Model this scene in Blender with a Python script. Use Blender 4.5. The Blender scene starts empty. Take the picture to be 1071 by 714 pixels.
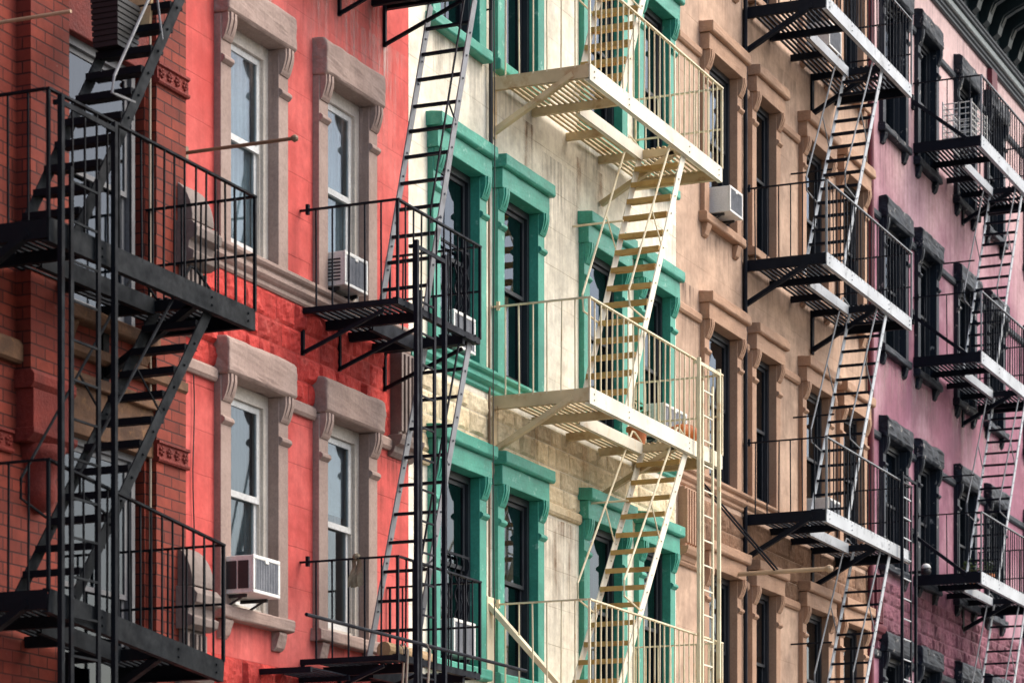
import bpy, math, random
from mathutils import Vector, noise as mnoise
S = bpy.context.scene
COL = S.collection
rnd = random.Random(7)
R = math.radians

# ------------------------------------------------------------------ helpers
class MB:
    """collects shapes in world metres, links them as ONE mesh object"""
    def __init__(self, org=(0, 0, 0)):
        self.v = []; self.f = []; self.o = Vector(org)
    def add(self, vs, fs):
        n = len(self.v)
        self.v += [Vector(p) - self.o for p in vs]
        self.f += [[i + n for i in f] for f in fs]
        return self
    def box(self, x0, x1, y0, y1, z0, z1):
        if x0 > x1: x0, x1 = x1, x0
        if y0 > y1: y0, y1 = y1, y0
        if z0 > z1: z0, z1 = z1, z0
        return self.add([(x0,y0,z0),(x1,y0,z0),(x1,y1,z0),(x0,y1,z0),(x0,y0,z1),(x1,y0,z1),(x1,y1,z1),(x0,y1,z1)],
                        [(3,2,1,0),(4,5,6,7),(0,1,5,4),(1,2,6,5),(2,3,7,6),(3,0,4,7)])
    def bar(self, p, q, w, h, up=(0, 0, 1)):
        p = Vector(p); q = Vector(q); d = (q - p).normalized()
        u = Vector(up)
        s = d.cross(u)
        if s.length < 1e-4: s = d.cross(Vector((0, 1, 0)))
        s.normalize(); t = s.cross(d).normalized()
        a = s * w / 2; b = t * h / 2
        vs = [p-a-b, p+a-b, p+a+b, p-a+b, q-a-b, q+a-b, q+a+b, q-a+b]
        return self.add(vs, [(3,2,1,0),(4,5,6,7),(0,1,5,4),(1,2,6,5),(2,3,7,6),(3,0,4,7)])
    def prism(self, prof, x0, x1):
        """profile of (y, z) points run along x"""
        n = len(prof)
        vs = [(x0, y, z) for y, z in prof] + [(x1, y, z) for y, z in prof]
        fs = [tuple(range(n)), tuple(reversed(range(n, 2*n)))]
        for i in range(n):
            j = (i + 1) % n
            fs.append((j, i, i + n, j + n))
        return self.add(vs, fs)
    def tube(self, pts, r, n=6):
        pts = [Vector(p) for p in pts]
        m = len(pts); base = []
        ref = Vector((0.13, 0.31, 0.94))
        for i, p in enumerate(pts):
            d = (pts[min(i+1, m-1)] - pts[max(i-1, 0)]).normalized()
            s = d.cross(ref)
            if s.length < .05: s = d.cross(Vector((1, 0, 0)))
            s.normalize(); t = s.cross(d)
            for k in range(n):
                a = 2*math.pi*k/n
                base.append(p + (s*math.cos(a) + t*math.sin(a))*r)
        fs = [tuple(range(n)), tuple(reversed(range((m-1)*n, m*n)))]
        for i in range(m-1):
            for k in range(n):
                k2 = (k+1) % n
                fs.append((i*n+k2, i*n+k, (i+1)*n+k, (i+1)*n+k2))
        return self.add(base, fs)
    def lathe(self, c, prof, n=16):
        """profile of (radius, z) about a vertical axis at c"""
        vs = []; m = len(prof)
        for r, z in prof:
            for k in range(n):
                a = 2*math.pi*k/n
                vs.append((c[0]+r*math.cos(a), c[1]+r*math.sin(a), c[2]+z))
        fs = [tuple(reversed(range(n))), tuple(range((m-1)*n, m*n))]
        for i in range(m-1):
            for k in range(n):
                k2 = (k+1) % n
                fs.append((i*n+k, i*n+k2, (i+1)*n+k2, (i+1)*n+k))
        return self.add(vs, fs)
    def mesh(self, name, mat, smooth=False):
        me = bpy.data.meshes.new(name)
        me.from_pydata([tuple(p) for p in self.v], [], self.f)
        me.materials.append(mat)
        if smooth:
            me.polygons.foreach_set('use_smooth', [True]*len(me.polygons))
        me.update()
        return me
    def build(self, name, mat, parent=None, loc=(0, 0, 0), bevel=0, smooth=False):
        return link(name, self.mesh(name, mat, smooth), parent, loc, bevel)

def link(name, me, parent=None, loc=(0, 0, 0), bevel=0):
    o = bpy.data.objects.new(name, me); COL.objects.link(o)
    o.location = loc
    if parent: o.parent = parent
    if bevel:
        b = o.modifiers.new('bevel', 'BEVEL'); b.width = bevel; b.segments = 2
        b.limit_method = 'ANGLE'; b.angle_limit = R(40)
    return o
TEX = {}
def weather(o, amount, size=.09, lv=4):
    """subdivide and knock the edges about; clouds in world space so no two copies match"""
    if size not in TEX:
        t = bpy.data.textures.new('clouds', 'CLOUDS'); t.noise_scale = size; t.noise_depth = 4; TEX[size] = t
    m = o.modifiers.new('simple', 'SUBSURF'); m.subdivision_type = 'SIMPLE'; m.levels = m.render_levels = lv
    d = o.modifiers.new('wear', 'DISPLACE'); d.texture = TEX[size]; d.texture_coords = 'GLOBAL'; d.strength = amount; d.mid_level = .55
def tag(o, label, cat, group=None):
    o['label'] = label; o['category'] = cat
    if group: o['group'] = group
    return o
def thing(name, label, cat, loc, group=None):
    o = bpy.data.objects.new(name, None); COL.objects.link(o); o.location = loc
    o.empty_display_size = .2
    return tag(o, label, cat, group)
def struct(o, kind='structure'):
    o['kind'] = kind; return o

# ------------------------------------------------------------------ materials
def nodes(name):
    m = bpy.data.materials.new(name); m.use_nodes = True
    nt = m.node_tree; nt.nodes.clear()
    out = nt.nodes.new('ShaderNodeOutputMaterial')
    b = nt.nodes.new('ShaderNodeBsdfPrincipled')
    nt.links.new(b.outputs[0], out.inputs[0])
    return m, nt, b, out
def N(nt, t, **kw):
    n = nt.nodes.new(t)
    for k, v in kw.items():
        if k in n.inputs: n.inputs[k].default_value = v
        else: setattr(n, k, v)
    return n
def coords(nt, scale=(1, 1, 1), rand=True):
    tc = N(nt, 'ShaderNodeTexCoord')
    mp = N(nt, 'ShaderNodeMapping'); mp.inputs['Scale'].default_value = scale
    if rand:
        oi = N(nt, 'ShaderNodeObjectInfo')
        ml = N(nt, 'ShaderNodeVectorMath', operation='SCALE'); ml.inputs['Scale'].default_value = 1
        cx = N(nt, 'ShaderNodeCombineXYZ')
        mm = N(nt, 'ShaderNodeMath', operation='MULTIPLY'); mm.inputs[1].default_value = 37
        nt.links.new(oi.outputs['Random'], mm.inputs[0])
        for i in range(3): nt.links.new(mm.outputs[0], cx.inputs[i])
        ad = N(nt, 'ShaderNodeVectorMath', operation='ADD')
        nt.links.new(tc.outputs['Object'], ad.inputs[0]); nt.links.new(cx.outputs[0], ad.inputs[1])
        nt.links.new(ad.outputs[0], mp.inputs[0])
    else:
        nt.links.new(tc.outputs['Object'], mp.inputs[0])
    return mp.outputs[0]
def noise(nt, vec, scale, detail=4, rough=.55):
    n = N(nt, 'ShaderNodeTexNoise', Scale=scale, Detail=detail, Roughness=rough)
    nt.links.new(vec, n.inputs['Vector'])
    return n.outputs['Fac']
def ramp(nt, fac, p0, p1, c0=(0, 0, 0, 1), c1=(1, 1, 1, 1)):
    r = N(nt, 'ShaderNodeValToRGB')
    e = r.color_ramp.elements
    e[0].position = p0; e[1].position = p1; e[0].color = c0; e[1].color = c1
    nt.links.new(fac, r.inputs[0]); return r.outputs[0]
def mix(nt, fac, a, b, blend='MIX'):
    m = N(nt, 'ShaderNodeMix', data_type='RGBA', blend_type=blend)
    if isinstance(fac, (int, float)): m.inputs[0].default_value = fac
    else: nt.links.new(fac, m.inputs[0])
    for i, c in ((6, a), (7, b)):
        if isinstance(c, tuple): m.inputs[i].default_value = (c+(1,))[:4]
        else: nt.links.new(c, m.inputs[i])
    return m.outputs[2]
def bump(nt, b, h, strength=.3, dist=.01, prev=None):
    n = N(nt, 'ShaderNodeBump', Strength=strength, Distance=dist)
    nt.links.new(h, n.inputs['Height'])
    if prev is not None: nt.links.new(prev, n.inputs['Normal'])
    nt.links.new(n.outputs[0], b.inputs['Normal']); return n.outputs[0]

def paint(name, col, dark=None, rough=.6, wear=None, amount=.5, sc=3., spec=.4, bstr=.25, bdist=.006, streak=0.0, wear_lo=.56, wear_hi=.68, island=0.):
    """weathered paint: base, darker blotches, worn patches, optional vertical streaks"""
    m, nt, b, out = nodes(name)
    v = coords(nt)
    dark = dark or tuple(c*.72 for c in col)
    n1 = noise(nt, v, sc, 6, .6)
    c = mix(nt, ramp(nt, n1, .35, .68), dark, col)
    if streak:
        v2 = coords(nt, (9, 9, .35))
        n3 = noise(nt, v2, 1.2, 3)
        sm = N(nt, 'ShaderNodeMath', operation='MULTIPLY'); sm.inputs[1].default_value = streak
        nt.links.new(ramp(nt, n3, .52, .75), sm.inputs[0])
        c = mix(nt, sm.outputs[0], c, tuple(x*.45 for x in col))
    if wear:
        n2 = noise(nt, v, sc*3.1, 8, .7)
        sm = N(nt, 'ShaderNodeMath', operation='MULTIPLY'); sm.inputs[1].default_value = amount
        nt.links.new(ramp(nt, n2, wear_lo, wear_hi), sm.inputs[0])
        c = mix(nt, sm.outputs[0], c, wear)
    if island:
        ge = N(nt, 'ShaderNodeNewGeometry')
        c = mix(nt, 1.0, c, ramp(nt, ge.outputs['Random Per Island'], 0, 1, (1-island,)*3+(1,), (1+island*.6,)*3+(1,)), 'MULTIPLY')
    n5 = noise(nt, v, sc*14, 5, .7)      # fine grime and chips
    c = mix(nt, 1.0, c, ramp(nt, n5, .3, .62, (.80, .79, .78, 1), (1.04, 1.04, 1.04, 1)), 'MULTIPLY')
    nt.links.new(c, b.inputs['Base Color'])
    b.inputs['Roughness'].default_value = rough
    b.inputs['Specular IOR Level'].default_value = spec
    nb = noise(nt, v, sc*9, 6, .6)
    bump(nt, b, nb, bstr, bdist)
    return m

def masonry(name, col, col2, mortar, bw, rh, ms, rough=.8, stain=None, stain_amt=.4, jstr=.5, streak=.25, sc=.55, fade=None, fade_lo=.5, fade_hi=.66, mdist=.008, zfade=None):
    """wall with scored or laid joints in true wall metres"""
    m, nt, b, out = nodes(name)
    tc = N(nt, 'ShaderNodeTexCoord')
    sep = N(nt, 'ShaderNodeSeparateXYZ'); nt.links.new(tc.outputs['Object'], sep.inputs[0])
    # joints wander very slightly; faces that turn the corner keep their courses
    xy = N(nt, 'ShaderNodeMath', operation='ADD'); nt.links.new(sep.outputs[0], xy.inputs[0]); nt.links.new(sep.outputs[1], xy.inputs[1])
    cb = N(nt, 'ShaderNodeCombineXYZ'); nt.links.new(xy.outputs[0], cb.inputs[0]); nt.links.new(sep.outputs[2], cb.inputs[1])
    wob = N(nt, 'ShaderNodeTexNoise', Scale=3.0, Detail=3.0)
    nt.links.new(tc.outputs['Object'], wob.inputs['Vector'])
    wv = N(nt, 'ShaderNodeVectorMath', operation='SCALE'); wv.inputs['Scale'].default_value = .012
    nt.links.new(wob.outputs['Color'], wv.inputs[0])
    av = N(nt, 'ShaderNodeVectorMath', operation='ADD'); nt.links.new(cb.outputs[0], av.inputs[0]); nt.links.new(wv.outputs[0], av.inputs[1])
    br = N(nt, 'ShaderNodeTexBrick', Scale=1.0)
    br.inputs['Mortar Size'].default_value = ms; br.inputs['Mortar Smooth'].default_value = .3
    br.inputs['Brick Width'].default_value = bw; br.inputs['Row Height'].default_value = rh
    br.inputs['Bias'].default_value = 0
    br.inputs['Color1'].default_value = col+(1,); br.inputs['Color2'].default_value = col2+(1,); br.inputs['Mortar'].default_value = mortar+(1,)
    nt.links.new(av.outputs[0], br.inputs['Vector'])
    v = tc.outputs['Object']
    jn = noise(nt, tc.outputs['Object'], 1.3, 4)
    jf = N(nt, 'ShaderNodeMath', operation='MULTIPLY'); nt.links.new(br.outputs['Fac'], jf.inputs[0]); nt.links.new(ramp(nt, jn, .38, .62, (.15, .15, .15, 1)), jf.inputs[1])
    c = br.outputs['Color'] if rh < .2 else mix(nt, jf.outputs[0], col, mortar)
    n1 = noise(nt, v, sc*4, 7, .62)
    c = mix(nt, ramp(nt, n1, .3, .72, (.74, .74, .74, 1), (1.1, 1.1, 1.1, 1)), c, c, 'MIX')
    mul = mix(nt, 1.0, c, ramp(nt, n1, .3, .72, (.70, .69, .68, 1), (1.12, 1.12, 1.12, 1)), 'MULTIPLY')
    c = mul
    if fade:
        nf = noise(nt, v, sc, 6, .6)
        c = mix(nt, ramp(nt, nf, fade_lo, fade_hi), c, fade)
    if zfade:      # blends to a paler colour towards the roof, wavering with noise
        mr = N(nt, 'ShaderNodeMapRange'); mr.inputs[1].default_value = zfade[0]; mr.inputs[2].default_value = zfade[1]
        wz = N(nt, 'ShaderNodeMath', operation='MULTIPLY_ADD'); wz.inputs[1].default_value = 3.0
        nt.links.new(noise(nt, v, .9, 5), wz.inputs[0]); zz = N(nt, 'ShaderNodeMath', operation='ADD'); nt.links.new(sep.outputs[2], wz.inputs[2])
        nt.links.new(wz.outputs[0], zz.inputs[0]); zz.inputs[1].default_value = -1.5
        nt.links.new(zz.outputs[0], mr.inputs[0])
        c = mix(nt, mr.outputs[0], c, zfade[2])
    if streak:
        mp = N(nt, 'ShaderNodeMapping'); mp.inputs['Scale'].default_value = (7, 7, .28); nt.links.new(v, mp.inputs[0])
        ns = noise(nt, mp.outputs[0], 1.0, 5, .6)
        sm = N(nt, 'ShaderNodeMath', operation='MULTIPLY'); sm.inputs[1].default_value = streak
        nt.links.new(ramp(nt, ns, .5, .74), sm.inputs[0])
        c = mix(nt, sm.outputs[0], c, tuple(x*.42 for x in col))
    chip = noise(nt, v, 9, 8, .72)
    c = mix(nt, 1.0, c, ramp(nt, chip, .30, .62, (.80, .78, .77, 1), (1.05, 1.05, 1.05, 1)), 'MULTIPLY')
    sp = N(nt, 'ShaderNodeMath', operation='MULTIPLY'); sp.inputs[1].default_value = .55
    nt.links.new(ramp(nt, noise(nt, v, 5.5, 9, .75), .655, .675), sp.inputs[0])
    c = mix(nt, sp.outputs[0], c, tuple(min(1, x*1.15+.10) for x in col))
    if stain:
        n2 = noise(nt, v, sc*1.7, 8, .66)
        sm = N(nt, 'ShaderNodeMath', operation='MULTIPLY'); sm.inputs[1].default_value = stain_amt
        nt.links.new(ramp(nt, n2, .53, .7), sm.inputs[0])
        c = mix(nt, sm.outputs[0], c, stain)
    nt.links.new(c, b.inputs['Base Color'])
    b.inputs['Roughness'].default_value = rough
    b.inputs['Specular IOR Level'].default_value = .3
    inv = N(nt, 'ShaderNodeMath', operation='SUBTRACT'); inv.inputs[0].default_value = 1
    nt.links.new(br.outputs['Fac'], inv.inputs[1])
    p = bump(nt, b, inv.outputs[0], jstr, mdist)
    bump(nt, b, noise(nt, v, 14, 8, .65), .35, .008, p)
    return m

def iron(name, col, rough=.42, rust=.25, rustcol=(.09, .035, .015), spec=.55, sc=6.):
    m, nt, b, out = nodes(name)
    v = coords(nt)
    n = noise(nt, v, sc, 8, .65)
    sm = N(nt, 'ShaderNodeMath', operation='MULTIPLY'); sm.inputs[1].default_value = rust
    nt.links.new(ramp(nt, n, .55, .7), sm.inputs[0])
    n2 = noise(nt, v, 2.5, 4)
    c = mix(nt, ramp(nt, n2, .3, .7), tuple(x*.65 for x in col), col)
    c = mix(nt, sm.outputs[0], c, rustcol)
    nt.links.new(c, b.inputs['Base Color'])
    r = ramp(nt, n, .35, .7, (rough*.8,)*3+(1,), (min(1, rough*1.6),)*3+(1,))
    nt.links.new(r, b.inputs['Roughness'])
    b.inputs['Specular IOR Level'].default_value = spec
    bump(nt, b, noise(nt, v, 40, 4), .2, .003)
    return m

def glass(name, tint):
    m, nt, b, out = nodes(name)
    nt.nodes.remove(b)
    tr = N(nt, 'ShaderNodeBsdfTransparent'); tr.inputs[0].default_value = tint+(1,)
    gl = N(nt, 'ShaderNodeBsdfGlossy'); gl.inputs['Roughness'].default_value = .03
    gl.inputs['Color'].default_value = (.9, .95, 1, 1)
    v = coords(nt)
    bp = N(nt, 'ShaderNodeBump', Strength=.035, Distance=.02); nt.links.new(noise(nt, v, 1.6, 2), bp.inputs['Height'])
    nt.links.new(bp.outputs[0], gl.inputs['Normal'])
    ge = N(nt, 'ShaderNodeNewGeometry')      # same index from both sides of the thin pane
    io = N(nt, 'ShaderNodeMapRange'); io.inputs[3].default_value = 1.52; io.inputs[4].default_value = 1/1.52
    nt.links.new(ge.outputs['Backfacing'], io.inputs[0])
    fr = N(nt, 'ShaderNodeFresnel'); nt.links.new(io.outputs[0], fr.inputs['IOR'])
    mx = N(nt, 'ShaderNodeMixShader')
    nt.links.new(fr.outputs[0], mx.inputs[0]); nt.links.new(tr.outputs[0], mx.inputs[1]); nt.links.new(gl.outputs[0], mx.inputs[2])
    nt.links.new(mx.outputs[0], out.inputs[0])
    return m

M = {}
# walls
M['red'] = masonry('red_stucco', (.575, .084, .072), (.59, .09, .078), (.33, .036, .03), 1.15, .37, .006, fade=(.68, .17, .15), fade_lo=.5, fade_hi=.74, streak=.34, stain=(.40, .034, .028), stain_amt=.65)
M['red_rock'] = paint('red_rock_face', (.58, .055, .042), (.34, .022, .018), .8, (.66, .15, .12), .5, 2.2, .3, .6, .02, .2, island=.28)
M['brick'] = masonry('red_brick', (.16, .024, .013), (.25, .040, .021), (.05, .011, .008), .24, .092, .007, sc=.8, streak=.2, jstr=.8, stain=(.14, .016, .012), stain_amt=.6)
M['cream'] = masonry('cream_paint', (.85, .80, .66), (.86, .82, .69), (.50, .43, .31), 1.15, .41, .005, fade=(.85, .81, .68), streak=.2, stain=(.68, .58, .42), stain_amt=.45, sc=.6)
M['cream_rock'] = paint('cream_rock_face', (.76, .66, .46), (.60, .47, .29), .85, (.42, .28, .14), .5, 2.0, .25, .6, .02, .3, island=.28)
M['brown'] = masonry('brown_stucco', (.52, .36, .26), (.54, .38, .275), (.33, .21, .14), 1.6, .75, .004, fade=(.66, .46, .33), streak=.3, stain=(.36, .22, .15), stain_amt=.55, sc=.6)
M['brown_rock'] = paint('brown_rock_face', (.31, .18, .11), (.17, .09, .052), .85, (.42, .28, .19), .4, 2.2, .25, .6, .02, .3, island=.28)
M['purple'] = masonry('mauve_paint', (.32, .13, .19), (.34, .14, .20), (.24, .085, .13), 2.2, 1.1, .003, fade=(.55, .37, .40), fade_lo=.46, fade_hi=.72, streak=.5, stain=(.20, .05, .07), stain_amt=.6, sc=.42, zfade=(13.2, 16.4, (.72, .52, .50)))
M['purple_rock'] = paint('mauve_rock_face', (.28, .11, .15), (.15, .055, .075), .85, (.42, .17, .19), .4, 2.2, .25, .6, .02, .3, island=.28)
# trim
M['brownstone'] = paint('brownstone_trim', (.37, .275, .235), (.28, .20, .17), .78, (.20, .15, .13), .4, 2.4, .3, .35, .008, .25)
M['green'] = paint('green_trim', (.055, .35, .25), (.028, .24, .17), .5, (.32, .58, .48), .6, 2.2, .5, .25, .006, .2, .6, .66)
M['browntrim'] = paint('tan_trim', (.46, .285, .185), (.37, .22, .14), .7, (.30, .16, .09), .35, 2.6, .3, .3, .006, .2)
M['blacktrim'] = paint('black_trim', (.012, .019, .030), (.007, .011, .018), .55, (.46, .44, .41), .8, 2.0, .25, .4, .01, 0, .61, .66)
M['maroon'] = paint('maroon_trim', (.17, .03, .045), (.10, .018, .028), .6)
M['redbrown'] = paint('terracotta', (.22, .028, .018), (.12, .015, .011), .75, None, .5, 4, .3, .6, .02)
M['tanstone'] = paint('yellow_stone', (.17, .085, .042), (.07, .034, .018), .8, (.25, .13, .05), .6, 3, .3, .5, .01, .4)
M['greystone'] = paint('pale_stone', (.25, .20, .18), (.15, .12, .105), .8, (.25, .2, .18), .5, 2.6, .3, .4, .008, .3)
# window joinery
M['wframe'] = paint('putty_frame', (.60, .55, .48), (.50, .45, .39), .6, None, .5, 3)
M['wsash'] = paint('white_sash', (.66, .67, .66), (.50, .51, .50), .45, None, .5, 3)
M['dframe'] = paint('black_frame', (.022, .026, .033), (.014, .017, .022), .45, None, .5, 3)
M['gframe'] = paint('grey_frame', (.16, .165, .17), (.10, .10, .11), .6, None, .5, 3)
M['glass'] = glass('window_glass', (.72, .78, .80))
M['dglass'] = glass('dark_glass', (.34, .38, .42))
M['curtain'] = paint('white_curtain', (.36, .39, .40), (.24, .265, .28), .9, None, .5, 2)
M['greycurtain'] = paint('grey_curtain', (.10, .115, .12), (.055, .065, .072), .9, None, .5, 2)
M['room'] = paint('dark_room', (.04, .04, .042), (.03, .03, .03), .9)
# iron
M['iron'] = iron('black_iron', (.006, .0085, .015), .55, .12, (.035, .02, .014), .14)
M['iron_brick'] = iron('black_iron_worn', (.006, .008, .011), .6, .25, (.03, .02, .015), .1)
M['iron_edge'] = iron('sky_sheen_iron', (.50, .53, .55), .45, .7, (.10, .115, .13), .5, 5.)  # bright sky mirrored in dark glossy beams and stringers, put into the base colour
M['iron_grey'] = iron('grey_iron', (.17, .175, .185), .45, .4, (.05, .05, .055), .5, 9.)
M['iron_brickedge'] = iron('slate_iron', (.010, .0125, .015), .6, .35, (.004, .004, .005), .09, 7.)
M['iron_cream'] = iron('cream_iron', (.80, .70, .48), .5, .6, (.46, .25, .08), .4, 6.)
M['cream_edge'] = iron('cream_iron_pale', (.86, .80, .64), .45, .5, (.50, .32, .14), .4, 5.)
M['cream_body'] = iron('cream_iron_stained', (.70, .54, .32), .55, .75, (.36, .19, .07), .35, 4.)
M['iron_tread'] = iron('cream_iron_rusty', (.58, .37, .125), .6, .85, (.34, .15, .04), .35, 4.)
M['white'] = paint('white_metal', (.78, .78, .74), (.66, .66, .62), .4, (.45, .38, .28), .3, 5)
M['vent'] = paint('dark_vent', (.03, .03, .035), (.02, .02, .022), .5)
M['greymesh'] = paint('grey_coil', (.23, .24, .26), (.15, .16, .18), .5, (.4, .4, .4), .3, 8)
M['terracotta'] = paint('flower_pot', (.55, .19, .075), (.44, .14, .05), .75, (.6, .4, .28), .4, 7)
M['leaf'] = paint('leaf_green', (.07, .14, .03), (.03, .07, .015), .6)
M['wood'] = paint('raw_wood', (.52, .36, .19), (.38, .25, .12), .7, None, .5, 4)
M['plastic'] = paint('black_plastic', (.012, .012, .014), None, .5)
M['cloth'] = paint('rag_cloth', (.28, .24, .16), (.16, .13, .09), .95, None, .5, 9)
M['rope'] = paint('old_rope', (.42, .36, .28), None, .9)
M['rod'] = iron('old_rod', (.22, .13, .07), .5, .5, (.12, .06, .03))
M['tanrod'] = iron('tan_rod', (.52, .36, .22), .55, .5, (.25, .13, .06))
M['wire'] = paint('black_wire', (.02, .02, .02), None, .5)
M['cornice_pale'] = paint('pale_cornice', (.34, .38, .37), (.22, .26, .26), .55, (.2, .22, .2), .4, 4)
M['cornice_mid'] = paint('slate_cornice', (.04, .052, .06), (.02, .028, .034), .5)
M['cornice_dark'] = paint('dark_cornice', (.018, .034, .036), (.010, .018, .02), .45)
M['asphalt'] = paint('asphalt', (.055, .055, .056), (.04, .04, .04), .9, None, .5, 1.2)
M['concrete'] = paint('pavement_concrete', (.34, .33, .31), (.27, .26, .245), .85, None, .5, .8)
M['kerbstone'] = paint('kerb_granite', (.40, .39, .37), (.32, .31, .30), .8)

# ------------------------------------------------------------------ ground
struct(MB().box(-300, 400, -300, 300, -.5, -.02).build('ground', M['asphalt']))
struct(MB().box(-120, 240, -10.2, -3.6, -.3, .0).build('road', M['asphalt']))
struct(MB().box(-120, 240, -3.42, 9.9, -.3, .13).build('pavement', M['concrete']))
struct(MB().box(-120, 240, -3.6, -3.424, -.3, .134).build('kerb', M['kerbstone']))
struct(MB().box(-120, 240, -16, -10.38, -.3, .13).build('pavement', M['concrete']))
struct(MB().box(-120, 240, -10.376, -10.2, -.3, .134).build('kerb', M['kerbstone']))

# ------------------------------------------------------------------ walls
def wall(mb, x0, x1, z0, z1, holes, y=0., th=.32):
    xs = sorted({x0, x1} | {h[0] for h in holes} | {h[1] for h in holes})
    zs = sorted({z0, z1} | {h[2] for h in holes} | {h[3] for h in holes})
    xs = [a for a in xs if x0 <= a <= x1]; zs = [a for a in zs if z0 <= a <= z1]
    idx = {}
    def vid(x, z):
        if (x, z) not in idx:
            idx[(x, z)] = len(vs); vs.append((x, y, z))
        return idx[(x, z)]
    vs = []; fs = []
    for i in range(len(xs)-1):
        for j in range(len(zs)-1):
            cx = (xs[i]+xs[i+1])/2; cz = (zs[j]+zs[j+1])/2
            if any(h[0] < cx < h[1] and h[2] < cz < h[3] for h in holes): continue
            fs.append((vid(xs[i], zs[j]), vid(xs[i+1], zs[j]), vid(xs[i+1], zs[j+1]), vid(xs[i], zs[j+1])))
    mb.add(vs, fs)
    for a, b, c, d in holes:          # reveals
        mb.add([(a,y,c),(a,y+th,c),(a,y+th,d),(a,y,d)], [(0,1,2,3)])
        mb.add([(b,y,c),(b,y+th,c),(b,y+th,d),(b,y,d)], [(3,2,1,0)])
        mb.add([(a,y,c),(b,y,c),(b,y+th,c),(a,y+th,c)], [(0,1,2,3)])
        mb.add([(a,y,d),(b,y,d),(b,y+th,d),(a,y+th,d)], [(3,2,1,0)])

def rock_band(org, x0, x1, z0, z1, rows, bw, amp, seed):
    """rock-faced blocks, each split to its own rough face"""
    rg = random.Random(seed); mb = MB(org)
    zs = [0]
    for r in range(rows): zs.append(zs[-1]+rg.uniform(.75, 1.3))
    zs = [z0+(z1-z0)*q/zs[-1] for q in zs]
    for r in range(rows):
        x = x0 - rg.random()*bw*.7
        while x < x1:
            w = bw*rg.choice((.55, .8, 1, 1.2, 1.6))*rg.uniform(.9, 1.1)
            a, b = max(x, x0)+.004, min(x+w, x1)-.004
            x += w
            if b-a < .06: continue
            c, d = zs[r]+.004, zs[r+1]-.004
            nx, nz = max(4, int((b-a)/.028)), max(4, int((d-c)/.028))
            k = rg.uniform(.35, 1.1)*amp
            tx, tz = rg.uniform(-.9, .9), rg.uniform(-.9, .9)
            so = rg.uniform(0, 99)
            planes = [(k*rg.uniform(.75, 1.25), rg.uniform(-.24, .24), rg.uniform(-.24, .24), rg.uniform(.15, .85), rg.uniform(.15, .85)) for _ in range(7)]
            vs = []; fs = []
            for j in range(nz+1):
                for i in range(nx+1):
                    u, t = i/nx, j/nz
                    e = min(u*(b-a), (1-u)*(b-a), t*(d-c), (1-t)*(d-c))
                    px, pz = a+(b-a)*u, c+(d-c)*t
                    n1 = mnoise.noise((px*7+so, so, pz*7)); n2 = mnoise.noise((px*19, so*2, pz*19)); n3 = abs(mnoise.noise((px*11, so*3, pz*11)))
                    if e < 1e-6: y = -.003
                    else:
                        hgt = min(c0 + ax*(u-pu)*(b-a) + az*(t-pt)*(d-c) for c0, ax, az, pu, pt in planes)
                        y = -(max(.016, min(hgt, .014+e*1.1)) + amp*(.20*n1+.18*n2-.26*n3))
                        y = min(y, -.004)
                    vs.append((px, y, pz))
            for j in range(nz):
                for i in range(nx):
                    p = j*(nx+1)+i
                    fs.append((p, p+1, p+nx+2, p+nx+1))
            mb.add(vs, fs)
    return mb

COURSE = [(.05, 0), (-.015, 0), (-.03, .02), (-.03, .05), (-.055, .07), (-.075, .095), (-.075, .12), (-.062, .135), (-.062, .15), (-.09, .165), (-.105, .185), (-.105, .21), (-.08, .225), (.05, .232)]

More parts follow.
